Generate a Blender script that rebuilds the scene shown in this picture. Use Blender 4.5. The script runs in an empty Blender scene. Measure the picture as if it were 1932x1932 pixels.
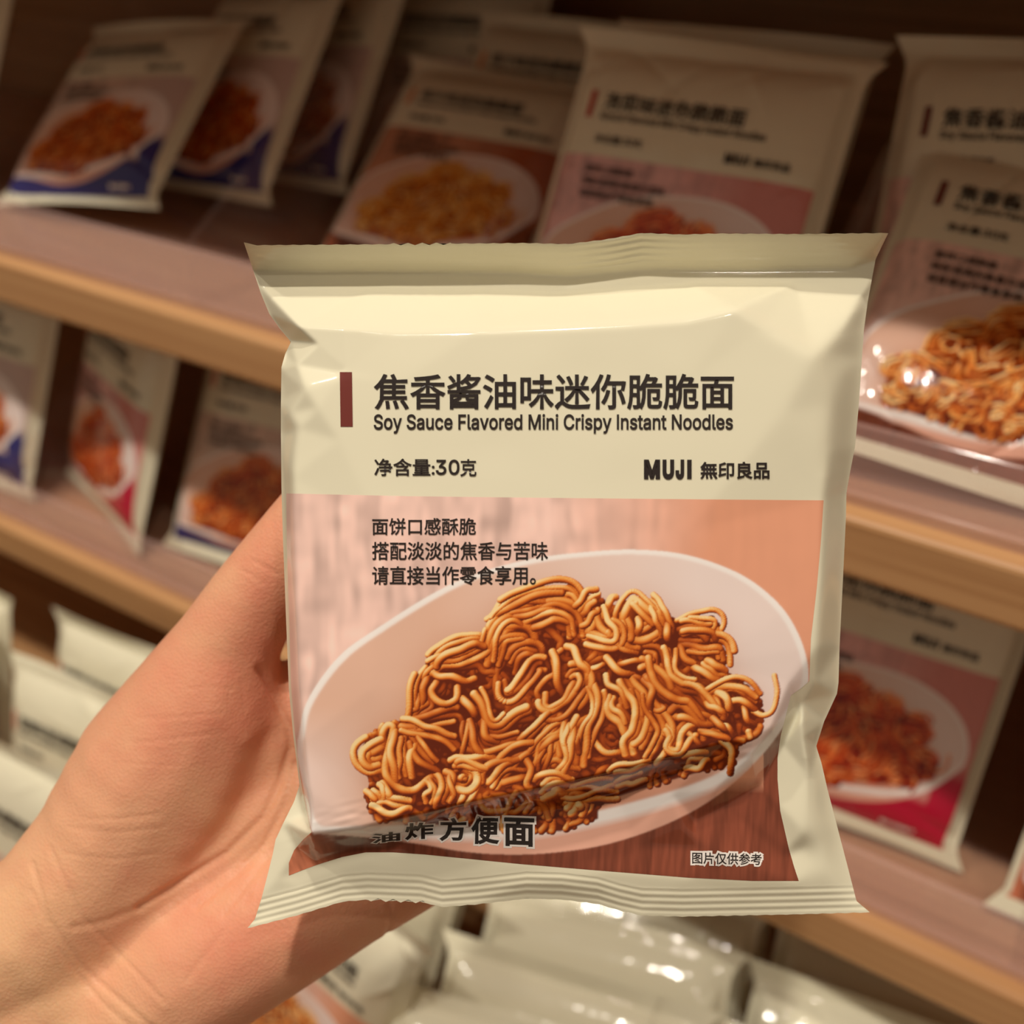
import bpy, bmesh, math, random
import numpy as np
from mathutils import Vector, Matrix
from mathutils.geometry import delaunay_2d_cdt

# ------------------------------------------------------------------ camera, world, lamps, exposure
SC = bpy.context.scene
COL = SC.collection
F = 1932.0; CX = 966.0                       # focal length in pixels of the 1932 px frame
RIGHT = Vector((0.85834, 0.51004, 0.05584))
UP = Vector((-0.29737, 0.40582, 0.86422))
FWD = Vector((-0.41813, 0.75840, -0.50000))
CAM = Vector((0, 0, 1.35))                   # eye height above the shop floor
ROT = Matrix((RIGHT, UP, -FWD)).transposed()
D0 = 0.205                                   # distance of the held packet

cam_d = bpy.data.cameras.new('camera'); cam = bpy.data.objects.new('camera', cam_d); COL.objects.link(cam)
cam.matrix_world = Matrix.Translation(CAM) @ ROT.to_4x4()
cam_d.sensor_width = 36; cam_d.lens = 36.0; cam_d.clip_start = 0.01
cam_d.dof.use_dof = True; cam_d.dof.focus_distance = 0.200; cam_d.dof.aperture_fstop = 10.0
SC.camera = cam
SC.view_settings.view_transform = 'Standard'; SC.view_settings.look = 'None'
SC.view_settings.gamma = 1; SC.view_settings.exposure = 0.0; SC.view_settings.use_curve_mapping = False
SC.cycles.use_denoising = True
SC.cycles.max_bounces = 8; SC.cycles.transparent_max_bounces = 16

w = bpy.data.worlds.new('shop_ambient'); SC.world = w; w.use_nodes = True
bg = w.node_tree.nodes['Background']; bg.inputs[0].default_value = (1.0, 0.80, 0.60, 1); bg.inputs[1].default_value = 0.24

def spot(name, loc, target, watts, size, radius, col=(1.0, 0.915, 0.79)):
    d = bpy.data.lights.new(name, 'SPOT'); d.energy = watts; d.spot_size = math.radians(size); d.spot_blend = 0.5
    d.shadow_soft_size = radius; d.color = col
    o = bpy.data.objects.new(name, d); COL.objects.link(o); o.location = loc
    o.rotation_euler = (Vector(target) - Vector(loc)).to_track_quat('-Z', 'Y').to_euler()
    return o
spot('ceiling_spotlight', (-0.10, -0.60, 3.25), (-0.12, 0.3, 1.15), 92, 46, 0.040)
spot('ceiling_spotlight', (-0.12, 0.06, 3.25), (-0.12, 0.16, 1.15), 50, 50, 0.040)
spot('ceiling_spotlight', (-1.25, -0.52, 3.20), (-0.40, 0.3, 1.10), 44, 46, 0.040)
spot('ceiling_spotlight', (0.95, -0.62, 3.15), (-0.02, 0.3, 1.10), 17, 46, 0.040)

# ------------------------------------------------------------------ helpers
def lin(r, g, b):
    c = np.array([r, g, b], float) / 255.0
    return np.where(c <= 0.04045, c / 12.92, ((c + 0.055) / 1.055) ** 2.4)
def L4(r, g, b): return tuple(float(x) for x in lin(r, g, b)) + (1.0,)

def P3(px, py, depth):                        # a point at a measured distance in front of the eye
    return CAM + RIGHT * ((px - CX) / F * depth) + UP * ((CX - py) / F * depth) + FWD * depth

def link(name, me, mat, parent=None, smooth=True):
    o = bpy.data.objects.new(name, me); COL.objects.link(o)
    for m in (mat if isinstance(mat, (list, tuple)) else [mat]): me.materials.append(m)
    if smooth and len(me.polygons): me.polygons.foreach_set('use_smooth', np.ones(len(me.polygons), bool))
    if parent is not None: o.parent = parent
    return o
def empty(name, mat=None):
    o = bpy.data.objects.new(name, None); COL.objects.link(o); o.empty_display_size = 0.02
    if mat is not None: o.matrix_world = mat
    return o
def tag(o, label, cat, group=None):
    o['label'] = label; o['category'] = cat
    if group: o['group'] = group
    return o

def grid_mesh(name, P, flip=False, extra=None):
    """P: (rows, cols, 3); quads; rows run downwards, columns to the right, front faces +Z"""
    r, c = P.shape[:2]
    V = P.reshape(-1, 3)
    i = np.arange(r * c).reshape(r, c)
    q = np.stack([i[1:, :-1], i[1:, 1:], i[:-1, 1:], i[:-1, :-1]], -1).reshape(-1, 4)
    if flip: q = q[:, ::-1]
    return mesh_np(name, V, q)
def mesh_np(name, V, q):
    me = bpy.data.meshes.new(name)
    me.vertices.add(len(V)); me.vertices.foreach_set('co', np.ascontiguousarray(V, np.float32).ravel())
    n = q.shape[1]
    me.loops.add(len(q) * n); me.loops.foreach_set('vertex_index', np.ascontiguousarray(q, np.int32).ravel())
    me.polygons.add(len(q)); me.polygons.foreach_set('loop_start', np.arange(0, len(q) * n, n, dtype=np.int32))
    me.update(calc_edges=True); me.validate()
    return me
def paint(me, C, name='print'):
    a = me.color_attributes.new(name, 'FLOAT_COLOR', 'POINT')
    rgba = np.ones((len(me.vertices), 4), np.float32); rgba[:, :3] = C.reshape(-1, 3)
    a.data.foreach_set('color', rgba.ravel())

def box_bm(bm, x0, x1, y0, y1, z0, z1, bev=0.0):
    vs = [bm.verts.new((x, y, z)) for x in (x0, x1) for y in (y0, y1) for z in (z0, z1)]
    f = [(0, 1, 3, 2), (4, 6, 7, 5), (0, 4, 5, 1), (2, 3, 7, 6), (0, 2, 6, 4), (1, 5, 7, 3)]
    fs = [bm.faces.new([vs[k] for k in q]) for q in f]
    if bev > 0:
        es = list({e for q in fs for e in q.edges})
        bmesh.ops.bevel(bm, geom=es, offset=bev, segments=3, profile=0.5, affect='EDGES')
def box(name, x0, x1, y0, y1, z0, z1, mat, parent=None, bev=0.0, kind=None):
    bm = bmesh.new(); box_bm(bm, x0, x1, y0, y1, z0, z1, bev)
    bmesh.ops.recalc_face_normals(bm, faces=bm.faces[:])
    me = bpy.data.meshes.new(name); bm.to_mesh(me); bm.free()
    o = link(name, me, mat, parent, smooth=False)
    if kind: o['kind'] = kind
    return o

# ------------------------------------------------------------------ materials
def mat(name, col=(0.8, 0.8, 0.8, 1), rough=0.5, spec=0.5, **kw):
    m = bpy.data.materials.new(name); m.use_nodes = True
    b = m.node_tree.nodes['Principled BSDF']
    b.inputs['Base Color'].default_value = col; b.inputs['Roughness'].default_value = rough
    b.inputs['Specular IOR Level'].default_value = spec
    for k, v in kw.items(): b.inputs[k].default_value = v
    return m
def N(m, t, **kw):
    n = m.node_tree.nodes.new(t)
    for k, v in kw.items(): setattr(n, k, v)
    return n
def LK(m, a, b): m.node_tree.links.new(a, b)
def pb(m): return m.node_tree.nodes['Principled BSDF']

def film_material(name, scale, strength, dist):
    m = mat(name, rough=0.10, spec=0.45)
    a = N(m, 'ShaderNodeVertexColor', layer_name='print'); LK(m, a.outputs[0], pb(m).inputs['Base Color'])
    tc = N(m, 'ShaderNodeTexCoord'); no = N(m, 'ShaderNodeTexNoise'); no.inputs['Scale'].default_value = scale
    LK(m, tc.outputs['Object'], no.inputs['Vector'])
    bu = N(m, 'ShaderNodeBump'); bu.inputs['Strength'].default_value = strength; bu.inputs['Distance'].default_value = dist
    LK(m, no.outputs['Fac'], bu.inputs['Height']); LK(m, bu.outputs[0], pb(m).inputs['Normal'])
    return m
M_FILM = film_material('printed_glossy_film', 900, 0.02, 0.0003); M_FILM2 = film_material('crinkled_glossy_film', 130, 0.30, 0.0012)
def ink(name, rgb): return mat(name, L4(*rgb), 0.3, 0.4)
M_INK = ink('black_brown_ink', (44, 36, 34)); M_WHITE = ink('white_ink', (240, 232, 226))
M_BAR = {'soy': ink('soy_brown_ink', (116, 52, 46)), 'kimchi': ink('red_ink', (190, 62, 52)),
         'chicken': ink('orange_ink', (226, 134, 60)), 'spicy': ink('salmon_ink', (214, 96, 74))}

def wood_material(name, c1, c2, scale=1.0, rough=0.45):
    m = mat(name, rough=rough, spec=0.35)
    tc = N(m, 'ShaderNodeTexCoord'); mp = N(m, 'ShaderNodeMapping')
    mp.inputs['Scale'].default_value = (2.5 * scale, 60 * scale, 160 * scale); LK(m, tc.outputs['Object'], mp.inputs[0])
    no = N(m, 'ShaderNodeTexNoise'); no.inputs['Scale'].default_value = 1.6; no.inputs['Detail'].default_value = 7; no.inputs['Roughness'].default_value = 0.6
    LK(m, mp.outputs[0], no.inputs['Vector'])
    r = N(m, 'ShaderNodeValToRGB'); r.color_ramp.elements[0].position = 0.32; r.color_ramp.elements[1].position = 0.7
    r.color_ramp.elements[0].color = c1; r.color_ramp.elements[1].color = c2
    LK(m, no.outputs['Fac'], r.inputs[0]); LK(m, r.outputs[0], pb(m).inputs['Base Color'])
    bu = N(m, 'ShaderNodeBump'); bu.inputs['Strength'].default_value = 0.15; bu.inputs['Distance'].default_value = 0.0005
    LK(m, no.outputs['Fac'], bu.inputs['Height']); LK(m, bu.outputs[0], pb(m).inputs['Normal'])
    return m
M_WOOD = wood_material('oak_shelf_board', L4(176, 128, 84), L4(206, 160, 112))
M_BACK = wood_material('brown_back_panel', L4(150, 106, 64), L4(184, 136, 88), 0.7)

def acrylic_material(name, body, col, refl):
    m = bpy.data.materials.new(name); m.use_nodes = True
    nt = m.node_tree; out = nt.nodes['Material Output']; nt.nodes.remove(nt.nodes['Principled BSDF'])
    tr = nt.nodes.new('ShaderNodeBsdfTransparent'); tr.inputs[0].default_value = (0.99, 0.982, 0.98, 1)
    gl = nt.nodes.new('ShaderNodeBsdfGlossy'); gl.inputs['Roughness'].default_value = 0.08
    df = nt.nodes.new('ShaderNodeBsdfDiffuse'); df.inputs[0].default_value = L4(*col)
    lw = nt.nodes.new('ShaderNodeLayerWeight'); lw.inputs['Blend'].default_value = 0.5
    pw = nt.nodes.new('ShaderNodeMath'); pw.operation = 'POWER'; pw.inputs[1].default_value = 4.5; LK(m, lw.outputs['Facing'], pw.inputs[0])
    fr = nt.nodes.new('ShaderNodeMath'); fr.operation = 'MULTIPLY_ADD'; fr.inputs[1].default_value = refl; fr.inputs[2].default_value = 0.02; LK(m, pw.outputs[0], fr.inputs[0])
    m1 = nt.nodes.new('ShaderNodeMixShader'); m2 = nt.nodes.new('ShaderNodeMixShader'); m2.inputs[0].default_value = body
    LK(m, fr.outputs[0], m1.inputs[0]); LK(m, tr.outputs[0], m1.inputs[1]); LK(m, gl.outputs[0], m1.inputs[2])
    LK(m, m1.outputs[0], m2.inputs[1]); LK(m, df.outputs[0], m2.inputs[2]); LK(m, m2.outputs[0], out.inputs[0])
    return m
M_ACR = acrylic_material('clear_acrylic', 0.02, (236, 210, 204), 0.45); M_ACW = acrylic_material('front_wall_acrylic', 0.15, (250, 214, 206), 0.55); M_ACF = acrylic_material('pink_reflection_acrylic', 0.10, (250, 210, 202), 0.5)  # pink diffuse share paints reflections of the surroundings into the clear acrylic

# ------------------------------------------------------------------ setting: floor, back wall, shelf unit
ZU = 1.35 - 0.160          # upper shelf top
ZL = 1.35 - 0.330          # lower shelf top
ZB = 1.35 - 0.494          # bottom display top
YF = 0.3048                # front face of the shelf boards
YB = 0.630                 # back panel
X0, X1 = -1.45, 0.85
M_FLOOR = wood_material('shop_floor_planks', L4(120, 92, 66), L4(150, 118, 88), 0.2, 0.4)
M_WALL = mat('plain_shop_wall', L4(196, 180, 156), 0.8)
o = box('floor', -2.6, 2.2, -2.4, 0.9, -0.04, 0.0, M_FLOOR, kind='structure')
o = box('wall_back', -2.6, 2.2, 0.72, 0.80, 0.0, 2.6, M_WALL, kind='structure')

unit = empty('shelf_unit', Matrix.Translation((-0.3, 0.62, 0.0)))
tag(unit, 'oak shop shelf unit with dark brown back panel behind all the packets', 'shelf unit')
def part(o):
    o.matrix_parent_inverse = unit.matrix_world.inverted(); return o
part(box('back_panel', X0, X1, YB, YB + 0.018, 0.0, 2.05, M_BACK, unit))
for z, yf in ((ZU + 0.182, YF), (ZU, YF), (ZL, YF), (ZB, 0.075)):
    part(box('shelf_board', X0 + 0.0005, X1 - 0.0005, yf, YB - 0.0005, z - 0.0222, z, M_WOOD, unit, bev=0.0025))
for x in (X0 - 0.024, X1):
    part(box('upright_panel', x, x + 0.024, 0.075, YB + 0.018, 0.0, 2.05, M_WOOD, unit, bev=0.001))
part(box('plinth', X0 + 0.001, X1 - 0.001, 0.10, YB - 0.001, 0.0, ZB - 0.0225, M_WOOD, unit, bev=0.001))

# ------------------------------------------------------------------ the printed artwork (laid out in the held packet's own measures)
def interp_poly(pts, n):
    pts = np.asarray(pts, float); d = np.r_[0, np.cumsum(np.hypot(*np.diff(pts, axis=0).T))]
    u = np.linspace(0, d[-1], n)
    return np.stack([np.interp(u, d, pts[:, k]) for k in range(pts.shape[1])], 1)
def smooth_poly(pts, n):
    """Catmull-Rom through the points"""
    pts = np.asarray(pts, float); P = np.vstack([2 * pts[0] - pts[1], pts, 2 * pts[-1] - pts[-2]])
    out = []
    for i in range(1, len(P) - 2):
        t = np.linspace(0, 1, 12, endpoint=False)[:, None]
        a, b, c, d = P[i - 1], P[i], P[i + 1], P[i + 2]
        out.append(0.5 * ((2 * b) + (c - a) * t + (2 * a - 5 * b + 4 * c - d) * t * t + (3 * b - a - 3 * c + d) * t ** 3))
    out.append(pts[-1:])
    return interp_poly(np.vstack(out), n)
def poly_mask(poly, X, Y):
    poly = np.asarray(poly, float); inside = np.zeros(X.shape, bool)
    x0, y0 = poly[-1]
    for x1, y1 in poly:
        if y0 != y1:
            c = ((Y < y1) != (Y < y0)) & (X < (x0 - x1) * (Y - y1) / (y0 - y1) + x1)
            inside ^= c
        x0, y0 = x1, y1
    return inside
def blur(A, s):
    r = int(3 * s + 1); k = np.exp(-0.5 * (np.arange(-r, r + 1) / s) ** 2); k /= k.sum()
    for ax in (0, 1):
        pad = [(0, 0)] * A.ndim; pad[ax] = (r, r)
        B = np.pad(A, pad, mode='edge'); A = sum(kk * np.take(B, range(i, i + A.shape[ax]), axis=ax) for i, kk in enumerate(k))
    return A
def vnoise(X, Y, sx, sy, seed):
    rs = np.random.RandomState(seed); T = rs.rand(64, 64)
    x = X / sx; y = Y / sy; xi = np.floor(x).astype(int); yi = np.floor(y).astype(int)
    fx = x - xi; fy = y - yi; fx = fx * fx * (3 - 2 * fx); fy = fy * fy * (3 - 2 * fy)
    g = lambda a, b: T[b % 64, a % 64]
    return (g(xi, yi) * (1 - fx) + g(xi + 1, yi) * fx) * (1 - fy) + (g(xi, yi + 1) * (1 - fx) + g(xi + 1, yi + 1) * fx) * fy

AX0, AY0, AX1, AY1 = 430, 420, 1710, 1780          # artwork raster window
YY, XX = np.mgrid[AY0:AY1, AX0:AX1].astype(float)
CREAM = np.array(lin(233, 227, 201))

# noodle bundles: x,y pairs traced from the printed picture; first field = strands in the bundle
BA = """3 1190,500 1250,400 1400,300 1600,240 1800,240 1870,330 1870,420|3 1230,500 1350,350 1550,300 1750,310|2 1240,820 1260,650 1330,580 1470,590 1490,680|2 1240,800 1230,650 1270,520 1370,480 1460,520|2 1310,400 1500,370 1820,350|3 1440,470 1560,420 1700,380 1850,440 1890,560 1890,600|1 1180,650 1200,550 1200,500 1300,400|3 760,880 780,780 900,680 1060,620 1160,640|2 680,1000 680,900 800,790 950,760 1150,680 1220,560|1 750,880 800,910 900,910 1000,950 1070,930|1 770,960 730,1030 770,1100 850,1130 930,1090 940,1000|2 600,1240 600,1050 640,920 700,850|2 580,1230 650,1180 700,1060|2 1350,860 1400,750 1480,690 1560,700 1580,760|2 1310,950 1340,1050 1480,930 1560,820 1640,820|1 980,1090 1050,1160 1100,1250|2 1080,1040 1140,1130 1190,1280 1280,1300 1400,1200 1480,1150|1 1580,1080 1570,1020 1640,930 1710,880 1700,760 1760,700|2 1580,1060 1600,1150 1680,1190 1800,1130 1880,1050 1930,980|1 1690,720 1720,800 1730,960 1780,1060|2 450,1310 650,1280 850,1220 950,1220 1000,1300|1 350,1450 350,1360 390,1300 430,1330 400,1470 370,1600 380,1700 480,1800 600,1810 720,1720 770,1720|2 480,1350 470,1500 470,1650 490,1750|2 560,1340 600,1450 700,1560 830,1680|2 500,1300 650,1320 800,1370 940,1460|1 620,1430 560,1550 580,1700|2 340,1420 250,1450 180,1500 180,1580 240,1640 330,1620|1 200,1520 270,1570 330,1560|1 1030,1260 1010,1370 970,1540|2 1030,1270 1060,1420 1130,1530 1200,1540|2 1110,1370 1140,1440 1260,1450 1400,1390 1520,1390|1 1150,1260 1160,1380 1250,1430|3 890,1590 950,1560 1100,1590 1250,1600|1 1250,1620 1290,1530 1350,1430|3 1180,1780 1250,1680 1380,1630 1480,1610|3 1250,1640 1330,1560 1450,1480 1600,1430|5 1490,1560 1560,1450 1660,1340 1800,1280|1 1480,1570 1520,1650 1490,1750 1510,1800|1 1640,1660 1660,1590 1730,1570 1820,1620 1900,1640|2 720,1720 760,1800 730,1930|2 830,1700 850,1800 850,1900|1 850,1670 900,1700 880,1800 870,1880|2 1000,1660 1040,1700 1010,1770 940,1760|1 1110,1750 1060,1850 1010,1930|1 990,1830 960,1920|2 270,1780 310,1880 280,1920|1 350,1760 400,1850 440,1920|2 270,1900 400,1930 600,1930|2 1700,1300 1640,1450 1600,1560 1570,1650|2 1800,1290 1780,1420 1800,1550 1720,1660|2 1880,1320 1830,1420 1850,1520"""
BB = """2 90,380 180,290 270,240|2 0,230 60,230 100,300 100,400|1 340,330 360,270 390,260|2 450,500 450,400 500,290 540,270 640,350 720,430 700,500 580,560 470,540|2 640,290 690,320 740,420 760,550|1 560,420 560,520|1 600,480 640,420|2 120,480 200,430 260,380 260,340|2 310,330 330,430 390,500 380,570 300,570 180,540|2 400,410 450,500 450,580 560,620|1 770,450 770,550 810,600|2 820,470 950,420 1080,400 1130,430 1100,490 1000,470|2 830,500 950,480 1080,520 1110,570|3 870,590 1000,590 1150,600 1190,650 1190,750|1 870,620 900,700 960,740|1 930,620 1000,660 1080,640|2 1000,730 1080,790 1190,830|3 600,640 700,660 730,780 760,870 850,950 950,980 1050,1080 1140,1190|2 780,650 800,800 880,890 1000,930 1060,1000|1 420,750 550,720 640,760|1 330,700 420,800 520,830|2 560,830 640,800 720,880 760,960 840,1030|2 20,850 80,790 150,790 180,870 140,980 60,1050 0,1080|1 40,620 90,640 130,740 190,800 190,900|1 200,780 250,770 300,750|2 220,900 260,1000 250,1120 190,1230 160,1400 160,1490|3 20,1500 40,1350 20,1250 60,1150 150,1080|1 320,830 340,900 430,950 470,1060|2 470,850 500,920 560,1010 570,1120 540,1250 480,1320 500,1420|3 530,840 590,930 620,1050 700,1150 730,1230 690,1320 620,1430|1 600,870 660,930 640,1020 640,1100|1 480,830 560,850 630,900|1 650,1060 700,1090 750,1070 700,1040|2 390,1000 380,1080 450,1150 510,1230|2 740,1190 800,1200 820,1280 790,1350 850,1370 900,1260 960,1210 1020,1220 1030,1290|1 900,1230 960,1280 1030,1360|2 780,1090 880,1070 1000,1150 1100,1190|2 1060,980 1130,930 1230,900 1350,920 1440,990|2 1100,980 1170,1060 1210,1110|1 1220,1020 1310,1010 1400,1070 1420,1100|1 1330,1060 1350,1150 1400,1190|1 1550,830 1570,950 1540,1080 1470,1120 1400,1090|1 1140,1210 1200,1200 1250,1260|2 1050,1180 1130,1230 1220,1280|1 240,1310 320,1390 420,1390|1 1170,1310 1240,1380 1230,1540|3 0,1700 120,1690 260,1660 400,1650|2 40,1790 120,1740 180,1770 150,1840|3 380,1590 480,1540 640,1530|3 -180,1660 -60,1610 60,1640|2 900,1480 1000,1440 1080,1420"""
CLUMP = [(705,1548),(690,1500),(704,1478),(690,1460),(678,1425),(690,1395),(725,1368),(760,1362),(778,1352),(785,1290),(800,1260),(830,1225),(852,1206),(905,1205),(925,1182),(930,1160),(960,1130),(1000,1118),(1060,1112),(1088,1140),(1125,1124),(1160,1150),(1190,1132),(1240,1136),(1255,1170),(1290,1172),(1340,1164),(1353,1182),(1350,1208),(1368,1225),(1370,1270),(1400,1292),(1432,1318),(1440,1350),(1430,1385),(1390,1405),(1385,1440),(1290,1465),(1200,1492),(1130,1515),(1128,1545),(1060,1568),(960,1570),(880,1560),(780,1552)]
STRANDS = []
def add_bundles(txt, ox, oy, sc, z0):
    rs = random.Random(5)
    for k, b in enumerate(txt.split('|')):
        f = b.split(); n = int(f[0]); P = np.array([[float(v) for v in q.split(',')] for q in f[1:]]) / sc + (ox, oy)
        if len(P) == 2: P = np.array([P[0], (P[0] + P[1]) / 2 + (2, -2), P[1]])
        C = smooth_poly(P, max(12, int(np.hypot(*np.diff(P, axis=0).T).sum() / 1.1)))
        T = np.gradient(C, axis=0); T /= np.maximum(np.hypot(T[:, 0], T[:, 1]), 1e-6)[:, None]
        Nn = np.stack([-T[:, 1], T[:, 0]], 1); u = np.linspace(0, 1, len(C))
        for i in range(n + (n > 1)):
            off = (i - (n - (n == 1)) / 2) * rs.uniform(10.5, 12.5) + rs.uniform(-1, 1) + (np.sin(u * rs.uniform(3, 8) + rs.uniform(0, 6)) * rs.uniform(1.5, 5.5) + np.sin(u * rs.uniform(9, 16) + rs.uniform(0, 6)) * rs.uniform(0.3, 1.6)) * (n > 1)
            z = z0 + k * 0.30 + rs.uniform(-8, 7) + 15 * np.sin(u * math.pi) * rs.uniform(0.4, 1.2)
            a0 = int(rs.random() ** 3 * 0.3 * len(C)); a1 = len(C) - int(rs.random() ** 3 * 0.3 * len(C))
            if n == 1: a0, a1 = 0, len(C)
            STRANDS.append(((C + Nn * off[:, None])[a0:a1], z[a0:a1], rs.uniform(5.6, 8.8), rs.uniform(-1.3, 1.0)))
def filler():
    rs = random.Random(11)
    poly = np.array(CLUMP)
    for k in range(620):
        for _ in range(20):
            x = rs.uniform(690, 1440); y = rs.uniform(1120, 1560)
            if poly_mask(poly, np.array([x]), np.array([y]))[0]: break
        a = rs.uniform(0, 2 * math.pi); pts = [(x, y)]
        for s in range(rs.randint(4, 7)):
            a += rs.uniform(-0.9, 0.9); pts.append((pts[-1][0] + 17 * math.cos(a), pts[-1][1] + 17 * math.sin(a)))
        C = smooth_poly(pts, 90); ok = poly_mask(poly, C[:, 0], C[:, 1])
        C = C[ok]
        if len(C) > 8: STRANDS.append((C, np.full(len(C), rs.uniform(-36, -6)), rs.uniform(6, 8), rs.uniform(-1.4, 0.2)))
filler(); add_bundles(BB, 1060, 1060, 3.864, 4); add_bundles(BA, 640, 1060, 4.2, 4)

H_, W_ = XX.shape
ZB_ = np.full((H_, W_), -1e3); NX = np.zeros((H_, W_)); NY = np.zeros((H_, W_)); TV = np.zeros((H_, W_))
for C, z, r, tv in STRANDS:
    R = int(r) + 2
    for (x, y), zz in zip(C, z):
        xi = int(round(x)) - AX0; yi = int(round(y)) - AY0
        if not (R < xi < W_ - R - 1 and R < yi < H_ - R - 1): continue
        sl = (slice(yi - R, yi + R + 1), slice(xi - R, xi + R + 1))
        dx = XX[sl] - x; dy = YY[sl] - y; d2 = dx * dx + dy * dy
        h = np.where(d2 < r * r, zz + np.sqrt(np.maximum(r * r - d2, 0)), -1e4)
        m = h > ZB_[sl]
        ZB_[sl][m] = h[m]; NX[sl][m] = dx[m] / r; NY[sl][m] = dy[m] / r; TV[sl][m] = tv
NM = ZB_ > -900
ZS = np.where(NM, ZB_, -30.0)
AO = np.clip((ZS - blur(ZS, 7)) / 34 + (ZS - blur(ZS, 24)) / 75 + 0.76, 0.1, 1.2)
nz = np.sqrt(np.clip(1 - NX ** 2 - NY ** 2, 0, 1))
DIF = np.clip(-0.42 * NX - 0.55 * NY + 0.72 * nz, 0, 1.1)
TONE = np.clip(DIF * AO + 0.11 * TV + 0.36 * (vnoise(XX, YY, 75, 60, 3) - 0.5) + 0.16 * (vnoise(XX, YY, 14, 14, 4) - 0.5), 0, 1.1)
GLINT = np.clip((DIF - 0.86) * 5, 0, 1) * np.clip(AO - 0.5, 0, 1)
CL = poly_mask(CLUMP, XX, YY)

def ramp(t, stops):
    xs = [s[0] for s in stops]; cs = np.array([lin(*s[1]) for s in stops])
    return np.stack([np.interp(t, xs, cs[:, k]) for k in range(3)], -1)

BOWL = smooth_poly([(562,1395),(580,1322),(640,1238),(720,1180),(820,1118),(900,1082),(1000,1055),(1100,1042),(1200,1037),(1300,1048),(1400,1085),(1470,1140),(1508,1200),(1525,1260),(1522,1300),(1490,1352),(1450,1410),(1395,1468),(1325,1520),(1240,1562),(1140,1594),(1040,1609),(950,1612),(870,1606),(790,1592),(690,1580),(610,1574),(588,1568),(575,1500),(562,1430),(562,1395)], 260)
INNER = smooth_poly([(572,1398),(590,1328),(650,1246),(728,1188),(826,1127),(904,1091),(1002,1064),(1100,1051),(1200,1046),(1298,1057),(1392,1092),(1460,1146),(1497,1204),(1514,1260),(1508,1300),(1476,1350),(1435,1400),(1375,1448),(1300,1482),(1200,1512),(1090,1538),(960,1560),(800,1556),(640,1560),(598,1552),(585,1500),(572,1430),(572,1398)], 260)
RIMLOW = smooth_poly([(1525,1262),(1524,1302),(1494,1354),(1452,1412),(1396,1462),(1320,1500),(1230,1530),(1120,1558),(1000,1580),(880,1584),(700,1578),(610,1574)], 120)
PAL = {'soy': dict(n=[(0, (104, 36, 14)), (0.3, (176, 74, 22)), (0.58, (228, 124, 44)), (0.82, (248, 176, 92)), (1.08, (254, 222, 160))], tl=(242, 204, 192), tr=(236, 166, 134), bot=(140, 74, 54)),
       'kimchi': dict(n=[(0, (110, 22, 8)), (0.3, (176, 46, 14)), (0.6, (222, 84, 24)), (0.85, (240, 128, 54)), (1.1, (250, 176, 110))], tl=(226, 176, 172), tr=(216, 140, 132), bot=(196, 24, 60)),
       'chicken': dict(n=[(0, (150, 62, 14)), (0.3, (206, 110, 30)), (0.6, (236, 158, 62)), (0.85, (246, 190, 100)), (1.1, (252, 222, 160))], tl=(196, 140, 112), tr=(178, 96, 62), bot=(132, 72, 46)),
       'spicy': dict(n=[(0, (104, 26, 8)), (0.3, (168, 56, 14)), (0.6, (216, 96, 26)), (0.85, (240, 140, 54)), (1.1, (250, 186, 110))], tl=(214, 186, 170), tr=(206, 180, 172), bot=(54, 52, 116))}
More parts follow.
